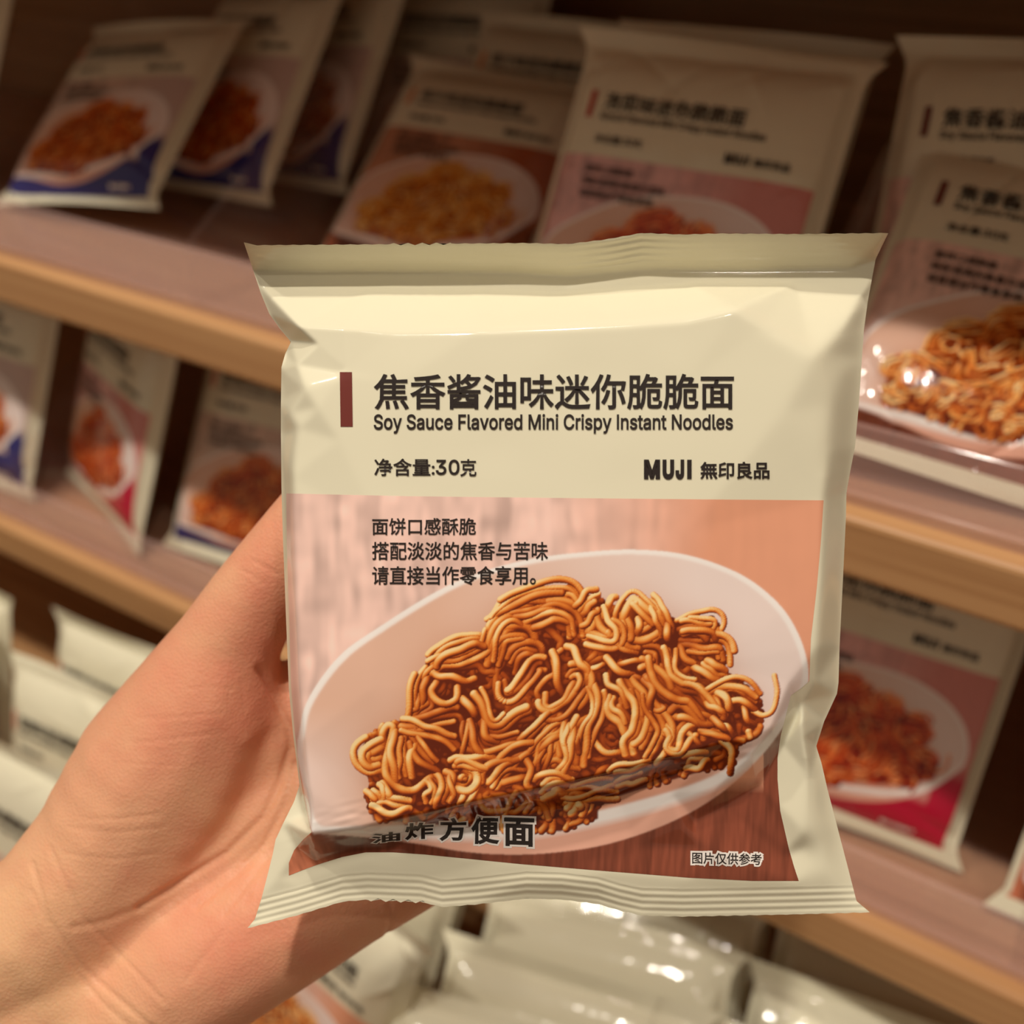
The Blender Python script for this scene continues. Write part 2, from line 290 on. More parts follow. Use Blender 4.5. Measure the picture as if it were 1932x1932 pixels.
def artwork(kind):
    p = PAL[kind]; c = lambda k: np.array(lin(*p[k]))
    g = np.clip((XX - 1050) / 300 + 0.25 * (vnoise(XX, YY, 120, 160, 8) - 0.5), 0, 1)[..., None]
    st = vnoise(XX + 12 * vnoise(XX, YY, 60, 60, 2), YY, 15, 70, 21) * 0.6 + vnoise(XX, YY, 34, 26, 22) * 0.4
    A = c('tl') * (1 - g) + c('tr') * g
    amp = (0.52 * (1 - g[..., 0]) + 0.14) * np.clip(1.25 - np.abs(XX - 800) / 800, 0.3, 1)
    A = A * (1 + (st - 0.55) * amp)[..., None] * np.array([1.0, 1, 1]) - (np.clip(st - 0.5, 0, 1) * amp * 0.05)[..., None] * np.array([0, 1, 1])
    low = 1430 + 40 * np.clip((XX - 600) / 900, 0, 1)
    b = np.clip((YY - low) / 30, 0, 1)[..., None]; b = np.maximum(b, np.clip((YY - 1310) / 60, 0, 1)[..., None] * (XX > 1440)[..., None])
    if kind in ('soy', 'chicken'):
        gr = vnoise(XX + 0.12 * YY, YY, 7, 95, 31) * 0.65 + vnoise(XX, YY, 3.5, 40, 32) * 0.35
        W = c('bot')[None, None] * (0.62 + 0.75 * gr)[..., None] * (1 - 0.35 * np.clip((1300 - XX) / 500, 0, 1))[..., None]
        lft = np.clip((640 - XX) / 60, 0, 1)[..., None]
        W = W * (1 - lft) + lft * np.array(lin(206, 124, 92)) * (0.7 + 0.6 * vnoise(XX - 0.5 * YY, YY + XX, 6, 60, 40))[..., None]
    else: W = np.ones_like(A) * c('bot')
    A = A * (1 - b) + W * b
    # bowl outside, underside glow, inside, rim
    bo = blur(poly_mask(BOWL, XX, YY).astype(float), 1.3)[..., None]
    under = np.clip((YY - np.interp(XX, RIMLOW[::-1, 0], RIMLOW[::-1, 1])) / 16 + 0.5, 0, 1)[..., None]
    outc = np.array(lin(252, 244, 240)) * (1 - under) + np.array(lin(240, 182, 160)) * under
    A = A * (1 - bo) + outc * bo
    bi = blur(poly_mask(INNER, XX, YY).astype(float), 2.2)[..., None]
    t = np.clip((XX - 820) / 500, 0, 1)[..., None]
    inn = np.array(lin(232, 188, 166)) * (1 - t) + np.array(lin(242, 222, 216)) * t
    nearl = np.clip(1 - (XX - 560) / 190, 0, 1)[..., None] * np.clip((YY - 1330) / 120, 0, 1)[..., None]
    inn = inn * (1 - nearl) + np.array(lin(242, 216, 208)) * nearl
    lowi = np.clip((YY - 1405) / 70, 0, 1)[..., None] * np.clip((XX - 760) / 200, 0, 1)[..., None]; inn = inn * (1 - 0.8 * lowi) + np.array(lin(230, 158, 128)) * 0.8 * lowi
    glow = blur(CL.astype(float), 30)[..., None]
    inn = inn * (1 - 0.62 * glow) + np.array(lin(196, 120, 66)) * 0.62 * glow
    A = A * (1 - bi) + inn * bi
    # noodles
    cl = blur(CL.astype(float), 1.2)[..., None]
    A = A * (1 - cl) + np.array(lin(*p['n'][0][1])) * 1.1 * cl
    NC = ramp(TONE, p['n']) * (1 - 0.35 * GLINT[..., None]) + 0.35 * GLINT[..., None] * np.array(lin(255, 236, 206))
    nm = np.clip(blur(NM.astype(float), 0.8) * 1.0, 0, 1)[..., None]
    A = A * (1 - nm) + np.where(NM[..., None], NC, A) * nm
    return np.clip(A, 0, 1)
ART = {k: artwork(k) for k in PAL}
def sample(A, px, py):
    x = np.clip(px - AX0, 0, A.shape[1] - 1.001); y = np.clip(py - AY0, 0, A.shape[0] - 1.001)
    xi = x.astype(int); yi = y.astype(int); fx = (x - xi); fy = (y - yi)
    if A.ndim == 3: fx = fx[..., None]; fy = fy[..., None]
    return (A[yi, xi] * (1 - fx) + A[yi, xi + 1] * fx) * (1 - fy) + (A[yi + 1, xi] * (1 - fx) + A[yi + 1, xi + 1] * fx) * fy

# ------------------------------------------------------------------ lettering
import os
def load_font(fn):
    try: return bpy.data.fonts.load(os.path.join(bpy.utils.resource_path('LOCAL'), 'datafiles', 'fonts', fn))
    except Exception: return None
FONT_LATIN = load_font('Inter.woff2')         # the typeface Blender ships with
def text_loops(s, res=3):
    """outlines of a line of text as closed loops"""
    cu = bpy.data.curves.new('t', 'FONT'); cu.body = s; cu.size = 1.0; cu.resolution_u = res; cu.fill_mode = 'NONE'
    if FONT_LATIN is not None and all(ord(c) < 1024 for c in s): cu.font = FONT_LATIN
    ob = bpy.data.objects.new('t', cu); COL.objects.link(ob)
    ev = ob.evaluated_get(bpy.context.evaluated_depsgraph_get()); me = ev.to_mesh()
    co = [v.co.xy.copy() for v in me.vertices]; nb = {}
    for e in me.edges:
        a, b = e.vertices; nb.setdefault(a, []).append(b); nb.setdefault(b, []).append(a)
    ev.to_mesh_clear(); bpy.data.objects.remove(ob); bpy.data.curves.remove(cu)
    loops, seen = [], set()
    for a in range(len(co)):
        if a in seen or a not in nb: continue
        lp = [a]; seen.add(a); c = a
        while True:
            nx = [k for k in nb[c] if k not in seen]
            if not nx: break
            c = min(nx, key=lambda k: abs(k - c)); seen.add(c); lp.append(c)
        P = []
        for k in lp:
            if not P or (co[k] - P[-1]).length > 1e-5: P.append(co[k])
        if len(P) > 2 and (P[0] - P[-1]).length < 1e-5: P.pop()
        if len(P) > 2: loops.append(np.array([tuple(p) for p in P]))
    return loops
def area(P): return 0.5 * float(np.sum(P[:, 0] * np.roll(P[:, 1], -1) - P[:, 1] * np.roll(P[:, 0], -1)))
def text_mesh(s, bold, res):
    from mathutils.geometry import tessellate_polygon
    loops = text_loops(s, res); A = [area(P) for P in loops]
    def inside(p, P): return bool(poly_mask(P, np.array([p[0]]), np.array([p[1]]))[0])
    order = sorted(range(len(loops)), key=lambda k: -abs(A[k])); sign = np.sign(A[order[0]])
    outer = {k: [] for k in order if np.sign(A[k]) == sign}
    for k in order:
        if k in outer: continue
        c = [o for o in outer if abs(A[o]) > abs(A[k]) and inside(loops[k][0], loops[o])]
        if c: outer[min(c, key=lambda o: abs(A[o]))].append(k)
    V, T3 = [], []
    for o, hs in outer.items():
        rings = [loops[o]] + [loops[h] for h in hs]; b = len(V)
        for r_ in rings: V += [tuple(p) for p in r_]
        T3 += [tuple(b + i for i in t) for t in tessellate_polygon([[Vector((*p, 0)) for p in r_] for r_ in rings])]
    if bold > 0:
        for P in loops:
            d = np.roll(P, -1, 0) - P; d /= np.maximum(np.hypot(d[:, 0], d[:, 1]), 1e-9)[:, None]
            n = np.stack([d[:, 1], -d[:, 0]], 1) * sign; m = n + np.roll(n, 1, 0)
            l2 = np.maximum((m ** 2).sum(1) / 2, 0.55); m = m / l2[:, None]
            Q = P + m * bold; b = len(V); k = len(P)
            V += [tuple(p) for p in P] + [tuple(p) for p in Q]
            for i in range(k):
                j = (i + 1) % k; T3 += [(b + i, b + j, b + k + j), (b + i, b + k + j, b + k + i)]
    return np.array(V), T3
def set_text(target, s, x0, x1, y0, y1, midx, bold=0.0, box_from=None, skew=0.0, cut=14.0, res=3):
    """fits the ink of s into x0..x1, y0..y1 (artwork units, y downwards) and adds it to the target list"""
    V, T3 = text_mesh(s, bold, res)
    if box_from is None: a, b = V.min(0), V.max(0)
    else: a, b = box_from
    f = (V - a) / (b - a)
    bm = bmesh.new()
    vs = [bm.verts.new((x0 + q[0] * (x1 - x0), y1 - q[1] * (y1 - y0) + skew * (q[0] - 0.5), 0)) for q in f]
    for t in T3:
        if len(set(t)) == 3:
            try: bm.faces.new([vs[k] for k in t])
            except ValueError: pass
    if cut:
        for k in range(1, int((x1 - x0) / cut)):
            bmesh.ops.bisect_plane(bm, geom=bm.verts[:] + bm.edges[:] + bm.faces[:], plane_co=(x0 + k * cut, 0, 0), plane_no=(1, 0, 0))
        for k in range(1, int((y1 - y0) / cut)):
            bmesh.ops.bisect_plane(bm, geom=bm.verts[:] + bm.edges[:] + bm.faces[:], plane_co=(0, y0 + k * cut, 0), plane_no=(0, 1, 0))
    bmesh.ops.triangulate(bm, faces=bm.faces[:]); bm.normal_update()
    bmesh.ops.reverse_faces(bm, faces=[q for q in bm.faces if q.normal.z > 0])
    bm.verts.index_update()
    target.append((np.array([v.co[:2] for v in bm.verts]), np.array([[q.index for q in f.verts] for f in bm.faces]), midx))
    bm.free()
    return a, b
def quad(target, x0, x1, y0, y1, midx, skew=0.0, n=8):
    yy, xx = np.mgrid[0:n + 1, 0:n + 1] / n
    V = np.stack([x0 + xx * (x1 - x0) + skew * yy, y0 + yy * (y1 - y0)], -1).reshape(-1, 2)
    i = np.arange((n + 1) ** 2).reshape(n + 1, n + 1)
    q = np.stack([i[1:, :-1], i[1:, 1:], i[:-1, 1:], i[:-1, :-1]], -1).reshape(-1, 4)
    target.append((V, np.vstack([q[:, :3], q[:, [0, 2, 3]]]), midx))

TITLES = {'soy': ('焦香酱油味迷你脆脆面', 'Soy Sauce Flavored Mini Crispy \u0399nstant Noodles', 1385),
          'kimchi': ('泡菜味迷你脆脆面', 'Kimchi Flavored Mini Crispy \u0399nstant Noodles', 1250),
          'chicken': ('鸡汁味迷你脆脆面', 'Chicken Flavored Mini Crispy \u0399nstant Noodles', 1250),
          'spicy': ('香辣味迷你脆脆面', 'Spicy Flavored Mini Crispy \u0399nstant Noodles', 1250)}
def lettering_layout(kind, fine):
    cut = 14.0 if fine else 60.0; r = 3 if fine else 1
    ti, en, xe = TITLES[kind]
    P = {}
    def a(part, *args): set_text(P.setdefault(part, []), *args, cut=cut, res=r)
    a('title_lettering', ti, 705, xe, 705, 773, 0, 0.017)
    a('english_lettering', en, 705, 1383 if kind == 'soy' else 1340, 781, 818, 0, 0.016)
    a('weight_lettering', '净含量:', 706, 820, 865, 898, 0, 0.016); a('weight_lettering', '30', 822, 867, 867, 896, 0, 0.016); a('weight_lettering', '克', 868, 899, 866, 899, 0, 0.016)
    for c_, u0, u1 in (('M', 1215, 1245.5), ('U', 1250, 1272), ('J', 1274.5, 1291)): a('brand_lettering', c_, u0, u1, 867, 904 + 0.6 * (c_ != 'M'), 0, 0.055)
    quad(P['brand_lettering'], 1296.5, 1305, 867.3, 903.6, 0)
    a('brand_lettering', '無印良品', 1321, 1452, 871, 904, 0, 0.026)
    a('description_lettering', '面饼口感酥脆', 702, 898, 977, 1010, 0, 0.015)
    a('description_lettering', '搭配淡淡的焦香与苦味', 702, 1034, 1022, 1057, 0, 0.015)
    a('description_lettering', '请直接当作零食享用。', 702, 1011, 1068, 1104, 0, 0.015)
    return P

def seg_dist(X, Y, pl):
    pl = np.asarray(pl, float); D = np.full(X.shape, 1e9)
    for (x0, y0), (x1, y1) in zip(pl[:-1], pl[1:]):
        dx, dy = x1 - x0, y1 - y0; t = np.clip(((X - x0) * dx + (Y - y0) * dy) / (dx * dx + dy * dy), 0, 1)
        D = np.minimum(D, np.hypot(X - x0 - t * dx, Y - y0 - t * dy))
    return D
# ------------------------------------------------------------------ the held packet: outline and crumpled surface, traced once
OUT_T = [(460,457),(472,461),(484,463),(640,462),(760,461),(990,459),(1071,461),(1144,452),(1211,440),(1288,443),(1350,441),(1500,442),(1676,440)]
OUT_B = [(467,1751),(560,1727),(646,1701),(694,1697),(793,1701),(834,1711),(900,1706),(994,1695),(1060,1697),(1127,1705),(1170,1718),(1211,1727),(1288,1729),(1488,1725),(1641,1721)]
OUT_L = [(460,457),(478,511),(492,553),(508,592),(527,619),(549,645),(538,668),(531,693),(530,760),(530,820),(531,920),(534,1020),(539,1150),(545,1300),(553,1385),(560,1440),(565,1482),(555,1512),(536,1550),(520,1584),(515,1610),(505,1650),(494,1693),(481,1734),(467,1751)]
OUT_R = [(1676,440),(1652,489),(1645,527),(1637,570),(1630,622),(1626,680),(1621,757),(1613,844),(1604,890),(1597,930),(1596,977),(1590,1100),(1584,1220),(1582,1288),(1579,1309),(1555,1361),(1540,1408),(1550,1440),(1561,1488),(1581,1565),(1598,1630),(1616,1700),(1641,1721)]
def outline_at(poly, n, axis, cond=None):
    poly = np.asarray(poly, float); return interp_poly(poly, n)

# constraint polylines of the crumpled front: (x, y, height in mm towards the eye)
CR = [
 [(x, y, 8.4) for x, y in OUT_T], [(x, y, 0.6) for x, y in OUT_B],
 [(*p, 0.0) for p in OUT_L], [(*p, 0.0) for p in OUT_R],
 # top seal lower line, foot of the body, top edge of the noodle block
 [(478,511,0.2),(640,513,0.3),(800,514,0.3),(960,516,0.3),(1080,522,0.5),(1160,515,0.9),(1240,509,0.6),(1400,510,0.3),(1600,508,0.2),(1648,500,0.2)],
 [(492,540,0.6),(700,540,0.9),(900,544,1.0),(1060,552,1.3),(1180,545,1.8),(1300,534,1.2),(1500,534,1.0),(1644,530,0.6)],
 [(564,616,8.2),(650,621,11.3),(740,626,12.1),(900,624,13.0),(1060,618,13.2),(1180,612,13.2),(1290,604,13.1),(1385,583,12.7),(1440,618,12.2),(1537,673,11.8),(1560,668,9.8),(1592,622,7.0),(1624,560,1.8)],
 [(564,616,8.2),(508,592,-0.5)], [(564,616,8.2),(549,645,1.2)],
 [(564,616,8.2),(600,650,9.6),(654,695,11.7)], [(531,693,2.2),(560,688,7.6),(640,702,11.0)], [(533,700,3.0),(575,733,10.8),(640,715,11.8)],
 [(530,760,1.0),(545,780,7.0),(562,808,9.4),(600,770,11.8)], [(562,808,9.4),(555,860,9.4)], [(562,808,9.4),(640,830,12.2)],
 # block: left edge, right edge
 [(535,860,3.0),(552,900,9.6),(554,1000,10.0),(557,1150,10.2),(562,1300,10.2),(570,1400,10.2),(578,1490,10.2),(586,1572,9.4)],
 [(1560,668,9.8),(1592,700,6.6)], [(1537,673,11.2),(1572,760,9.6),(1566,850,9.8),(1556,940,9.6),(1552,1100,9.8),(1544,1220,9.8),(1490,1287,10.4)],
 # block bottom edge, upper and lower line of the fold
 [(586,1572,9.4),(680,1560,10.4),(760,1541,11.4),(860,1519,12.2),(950,1500,12.6),(1060,1477,12.6),(1160,1455,12.4),(1260,1428,12.2),(1376,1396,12.2),(1416,1428,9.8)],
 [(586,1572,9.4),(700,1578,6.6),(780,1566,5.4),(860,1552,4.0),(960,1536,3.0),(1060,1520,2.8),(1160,1497,3.4),(1240,1468,5.4),(1330,1436,9.0),(1416,1428,9.8)],
 [(1376,1396,12.2),(1418,1392,12.0),(1490,1287,10.4)], [(1416,1428,9.8),(1455,1372,11.2),(1490,1287,10.4)],
 [(1311,1550,2.8),(1370,1520,3.2),(1433,1483,3.4),(1478,1405,4.0),(1505,1345,5.2),(1513,1325,6.6)],
 [(1416,1428,9.8),(1350,1490,6.6),(1267,1498,6.2),(1311,1550,2.8)],
 [(1490,1287,10.4),(1540,1284,7.2),(1582,1288,0)], [(1490,1287,10.4),(1513,1325,6.6),(1579,1309,0)], [(1513,1325,6.6),(1513,1360,7.2),(1516,1390,6.6)],
 [(1513,1360,7.2),(1555,1361,0)], [(1516,1390,6.6),(1540,1408,0)], [(1516,1390,6.6),(1530,1470,5.0),(1545,1560,4.2),(1560,1640,3.0),(1600,1690,1.2)],
 [(1267,1498,6.2),(1290,1560,4.6),(1322,1590,4.0),(1350,1607,4.4)], [(1350,1607,4.4),(1300,1600,3.0),(1200,1596,3.0)], [(1350,1607,4.4),(1475,1615,2.4),(1520,1600,2.4)],
 [(1490,1600,3.0),(1520,1570,5.2),(1545,1590,3.6)],
 [(1420,1637,3.8),(1500,1664,3.0),(1612,1704,0.8)],
 # lower flap and seal
 [(565,1482,0.0),(580,1535,2.0),(586,1572,9.4)], [(586,1572,9.4),(560,1600,2.0),(520,1660,0.8),(494,1693,0)], [(586,1572,9.4),(660,1600,3.4),(740,1604,2.4)],
 [(494,1690,0.2),(570,1668,0.8),(640,1640,1.6),(690,1628,2.4),(760,1634,2.4),(860,1650,2.4),(980,1668,2.6),(1060,1664,3.0),(1140,1672,2.6),(1250,1690,2.2),(1400,1692,2.0),(1540,1694,1.6),(1616,1700,0.2)],
 [(545,1652,0.6),(600,1630,1.2),(690,1608,2.6),(770,1610,3.0),(860,1618,3.2),(1000,1632,3.4),(1150,1645,3.4),(1300,1657,3.4),(1420,1662,3.4)],
 # plateau
 [(760,720,13.0),(1000,700,13.2),(1300,720,13.2),(1480,780,12.4)], [(720,1000,13.6),(1000,1000,14.2),(1300,1000,13.8)], [(700,1300,13.0),(1000,1300,14.2),(1350,1250,13.2)],
 [(440,400,11.0),(1700,400,11.0)], [(400,1800,0.0),(1700,1800,0.0)],
]
def facet_height():
    vs, es = [], []
    for pl in CR:
        b = len(vs); vs += [Vector(p[:2]) for p in pl]; es += [(b + i, b + i + 1) for i in range(len(pl) - 1)]
    zin = [p[2] for pl in CR for p in pl]
    for c in ((380, 380), (1760, 380), (380, 1820), (1760, 1820)): vs.append(Vector(c)); zin.append(0.0)
    ov, oe, of, orig, _, _ = delaunay_2d_cdt(vs, es, [], 0, 0.01)
    Z = np.full(len(ov), np.nan)
    for i, src in enumerate(orig):
        if src: Z[i] = max(zin[s] for s in src)
    V = np.array([v[:] for v in ov])
    for i in np.where(np.isnan(Z))[0]:                      # crossings of two lines: distance-weighted from the known neighbours
        d = np.hypot(*(V - V[i]).T); d[np.isnan(Z)] = 1e9; k = np.argsort(d)[:3]; Z[i] = np.average(Z[k], weights=1 / (d[k] + 1))
    H = np.zeros(XX.shape)
    for f in of:
        for j in range(1, len(f) - 1):
            a, b, c = V[f[0]], V[f[j]], V[f[j + 1]]
            x0, x1 = int(max(min(a[0], b[0], c[0]) - AX0, 0)), int(min(max(a[0], b[0], c[0]) - AX0 + 2, W_))
            y0, y1 = int(max(min(a[1], b[1], c[1]) - AY0, 0)), int(min(max(a[1], b[1], c[1]) - AY0 + 2, H_))
            if x1 <= x0 or y1 <= y0: continue
            X = XX[y0:y1, x0:x1]; Y = YY[y0:y1, x0:x1]
            den = (b[1] - c[1]) * (a[0] - c[0]) + (c[0] - b[0]) * (a[1] - c[1])
            if abs(den) < 1e-6: continue
            l1 = ((b[1] - c[1]) * (X - c[0]) + (c[0] - b[0]) * (Y - c[1])) / den
            l2 = ((c[1] - a[1]) * (X - c[0]) + (a[0] - c[0]) * (Y - c[1])) / den
            m = (l1 >= -1e-4) & (l2 >= -1e-4) & (l1 + l2 <= 1.0001)
            H[y0:y1, x0:x1][m] = (l1 * Z[f[0]] + l2 * Z[f[j]] + (1 - l1 - l2) * Z[f[j + 1]])[m]
    soft = blur(H[::4, ::4], 7.0)
    yi = np.clip((YY - AY0) / 4, 0, soft.shape[0] - 1.001); xi = np.clip((XX - AX0) / 4, 0, soft.shape[1] - 1.001)
    a = yi.astype(int); b = xi.astype(int); fy = yi - a; fx = xi - b
    S = (soft[a, b] * (1 - fx) + soft[a, b + 1] * fx) * (1 - fy) + (soft[a + 1, b] * (1 - fx) + soft[a + 1, b + 1] * fx) * fy
    c3, c6, c12 = blur(H, 3.2), blur(H, 6.0), blur(H, 13.0)
    k3 = np.clip((720 - XX) / 40, 0, 1) * np.clip((735 - YY) / 40, 0, 1)
    k3 = np.maximum(k3, np.clip((YY - 490) / 8, 0, 1) * np.clip((566 - YY) / 10, 0, 1)); k3 = np.maximum(k3, np.exp(-((XX - 1400) / 150) ** 4 - ((YY - 1400) / 130) ** 4))
    fold = seg_dist(XX[::4, ::4], YY[::4, ::4], [(586,1572),(760,1541),(950,1500),(1160,1455),(1376,1396)]).repeat(4, 0).repeat(4, 1)[:H.shape[0], :H.shape[1]]
    k3 = np.maximum(k3, np.exp(-(fold / 40) ** 2))
    k12 = np.clip((XX - 1500) / 30, 0, 1) * np.clip((YY - 1430) / 40, 0, 1)
    k12 = np.maximum(k12, np.clip((XX - 1380) / 80, 0, 1) * np.clip((YY - 590) / 40, 0, 1) * np.clip((900 - YY) / 60, 0, 1) * 0.8)
    crisp = c6 * (1 - k3) + c3 * k3; crisp = crisp * (1 - k12) + c12 * k12
    wgt = np.exp(-((XX - 1020) / 330) ** 4 - ((YY - 1020) / 300) ** 4)        # smooth over the block, crisp at the crumples
    Z = crisp * (1 - wgt) + S * wgt
    Z += 0.16 * (vnoise(XX - 0.5 * YY, YY + 0.25 * XX, 26, 9, 57) - 0.5) * np.exp(-((fold - 22) / 26) ** 2) * (YY > 1380)
    Z += 0.10 * (vnoise(XX, YY, 85, 70, 51) - 0.5) + 0.22 * (vnoise(XX, YY, 190, 150, 52) - 0.5)
    return Z
ZF = facet_height()
tl_ = np.interp(XX, [p[0] for p in OUT_T], [p[1] for p in OUT_T]); bl_ = np.interp(XX, [p[0] for p in OUT_B], [p[1] for p in OUT_B])
dt = YY - tl_; db = bl_ - YY
rib = np.clip((56 - dt) / 6, 0, 1) * np.clip(dt / 6, 0, 1) * np.sin(dt * 2 * math.pi / 13 + 0.4 * np.sin(XX / 70.0)) * (0.025 + 0.17 * np.clip(1 - np.abs(XX - 1180) / 130, 0, 1))
rib += np.clip((54 - db) / 6, 0, 1) * np.clip(db / 8, 0, 1) * np.sin(db * 2 * math.pi / 12.5) * 0.09
ZF += rib
def height(px, py): return sample(ZF, px, py) * 0.001

def zigzag(P, spans, amp, per):
    P = P.copy(); x = P[:, 0]
    tri = np.abs(((x / per) % 1) * 2 - 1) * 2 - 1
    a = np.full(len(x), 0.6)
    for x0, x1 in spans: a = np.where((x > x0) & (x < x1), amp, a)
    P[:, 1] += tri * a
    return P
def coons(T, B, Lf, R):
    c, r = len(T), len(Lf); s = np.linspace(0, 1, c)[None, :, None]; t = np.linspace(0, 1, r)[:, None, None]
    return ((1 - t) * T[None] + t * B[None] + (1 - s) * Lf[:, None] + s * R[:, None]
            - ((1 - s) * (1 - t) * T[0] + s * (1 - t) * T[-1] + (1 - s) * t * B[0] + s * t * B[-1]))
PKT_C = (1070.0, 1090.0)
PKT_M = Matrix.Translation(P3(*PKT_C, D0)) @ ROT.to_4x4()
def to_local(px, py, z):
    """artwork position + height -> the held packet's own space"""
    d = D0 - z
    return np.stack([(px - CX) / F * d - (PKT_C[0] - CX) / F * D0, (CX - py) / F * d - (CX - PKT_C[1]) / F * D0, z], -1)

held = empty('noodle_packet', PKT_M)
tag(held, 'cream soy sauce noodle packet held up in the hand, sharp in the foreground', 'snack packet')
nr, nc = 560, 460
def lr(poly):                                 # rows follow y so that seals stay level
    poly = np.asarray(poly, float)
    yy = np.linspace(poly[0, 1], poly[-1, 1], nr)
    return np.stack([np.interp(yy, poly[:, 1], poly[:, 0]), yy], 1)
def tb(poly):
    poly = np.asarray(poly, float); xx = np.linspace(poly[0, 0], poly[-1, 0], nc)
    return np.stack([xx, np.interp(xx, poly[:, 0], poly[:, 1])], 1)
GT = zigzag(tb(OUT_T), [(735, 850)], 2.4, 27); GB = zigzag(tb(OUT_B), [(692, 800)], 3.2, 28)
G = coons(GT, GB, lr(OUT_L), lr(OUT_R))
GP = to_local(G[..., 0], G[..., 1], height(G[..., 0], G[..., 1]))
Cc = np.ones(G.shape[:2] + (3,)) * CREAM
r1, r2 = 23, nr - 24                          # rows of the two crimped seals
def rows(name, a, b):
    me = grid_mesh(name, GP[a:b]); paint(me, Cc[a:b]); return link(name, me, M_FILM, held)
top_seal = rows('top_seal', 0, r1 + 1); rows('pouch_front', r1, r2 + 1); rows('bottom_seal', r2, nr)
# back of the pouch
s = np.linspace(-1, 1, 80)[None, :]; t = np.linspace(-1, 1, 280)[:, None]
Gb = G[np.linspace(0, nr - 1, 280).astype(int)][:, np.linspace(0, nc - 1, 80).astype(int)]
zb = -0.0105 * np.clip(1 - np.abs(s) ** 3.2, 0, 1) * np.clip(1 - np.abs(t * 1.06) ** 4, 0, 1)
zb = np.where((np.abs(t) > 0.93) & (np.abs(s) < 2), -0.0004, zb) + 0 * s
zfr = height(Gb[..., 0], Gb[..., 1])
zb = np.minimum(zb, zfr - 0.0003); zb[0] = zfr[0]; zb[-1] = zfr[-1]; zb[:, 0] = zfr[:, 0]; zb[:, -1] = zfr[:, -1]
me = grid_mesh('pouch_back', to_local(Gb[..., 0], Gb[..., 1], zb), flip=True); paint(me, np.ones((280 * 80, 3)) * CREAM)
link('pouch_back', me, M_FILM, held)

# the printed photograph
PT = [(540,931),(760,936),(1000,939),(1300,942),(1554,944)]
PB = [(545,1652),(570,1642),(600,1631),(645,1617),(690,1608),(740,1608),(800,1612),(860,1618),(980,1630),(1100,1640),(1300,1656),(1420,1662),(1507,1662)]
PL = [(540,931),(541,1020),(545,1150),(549,1290),(556,1380),(564,1450),(574,1510),(585,1562),(588,1570),(572,1584),(555,1604),(545,1628),(545,1652)]
PR = [(1554,944),(1549,1020),(1541,1110),(1530,1205),(1527,1285),(1512,1298),(1492,1312),(1484,1345),(1473,1388),(1467,1430),(1467,1470),(1472,1530),(1488,1600),(1498,1635),(1507,1662)]
pr, pc = 500, 640
def lr2(poly):
    poly = np.asarray(poly, float); yy = np.linspace(poly[0, 1], poly[-1, 1], pr); return np.stack([np.interp(yy, poly[:, 1], poly[:, 0]), yy], 1)
def tb2(poly):
    poly = np.asarray(poly, float); xx = np.linspace(poly[0, 0], poly[-1, 0], pc); return np.stack([xx, np.interp(xx, poly[:, 0], poly[:, 1])], 1)
Q = coons(tb2(PT), tb2(PB), lr2(PL), lr2(PR))
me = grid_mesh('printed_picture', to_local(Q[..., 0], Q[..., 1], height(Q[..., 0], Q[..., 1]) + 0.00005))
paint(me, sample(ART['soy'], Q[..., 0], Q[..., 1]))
o = link('printed_picture', me, M_FILM, held); o['label'] = 'printed picture of fried noodles in a white bowl'

def letters_obj(name, T, mats, f, parent):
    V, Q3, MI = [], [], []; b = 0
    for v, q, mi in T:
        V.append(f(v, mi)); Q3.append(q + b); MI += [mi] * len(q); b += len(v)
    me = mesh_np(name, np.vstack(V), np.vstack(Q3)); o = link(name, me, mats, parent)
    if len(me.polygons) == len(MI): me.polygons.foreach_set('material_index', np.array(MI, np.int32))
    return o
hfun = lambda v, mi: to_local(v[:, 0], v[:, 1], height(v[:, 0], v[:, 1]) + (0.00018 if mi == 0 else 0.00013))
for nm, T in lettering_layout('soy', True).items(): letters_obj(nm, T, [M_INK, M_WHITE], hfun, held)
T = []
for ch, x0, x1, y0, y1, sk in (('油', 701, 755, 1571, 1589, -6), ('炸', 764, 818, 1552, 1584, -3), ('方', 829, 880, 1543, 1587, 0), ('便', 889, 942, 1540, 1593, 0), ('面', 951, 1008, 1543, 1597, 2)):
    bx = set_text([], ch, x0, x1, y0, y1, 0, 0.03, skew=sk)
    set_text(T, ch, x0, x1, y0, y1, 1, 0.095, box_from=bx, skew=sk, cut=8); set_text(T, ch, x0, x1, y0, y1, 0, 0.03, box_from=bx, skew=sk, cut=8)
letters_obj('kind_lettering', T, [M_INK, M_WHITE], hfun, held)
T = []; bx = set_text([], '图片仅供参考', 1306, 1437, 1609, 1631, 0, 0.012, skew=3)
set_text(T, '图片仅供参考', 1306, 1437, 1609, 1631, 1, 0.16, box_from=bx, skew=3, cut=8); set_text(T, '图片仅供参考', 1306, 1437, 1609, 1631, 0, 0.012, box_from=bx, skew=3, cut=8)
letters_obj('caption_lettering', T, [M_INK, M_WHITE], hfun, held)
T = []; quad(T, 641, 664, 702, 805, 0, skew=1.5, n=10)
letters_obj('colour_bar', T, [M_BAR['soy']], lambda v, mi: to_local(v[:, 0], v[:, 1], height(v[:, 0], v[:, 1]) + 0.00010), held)

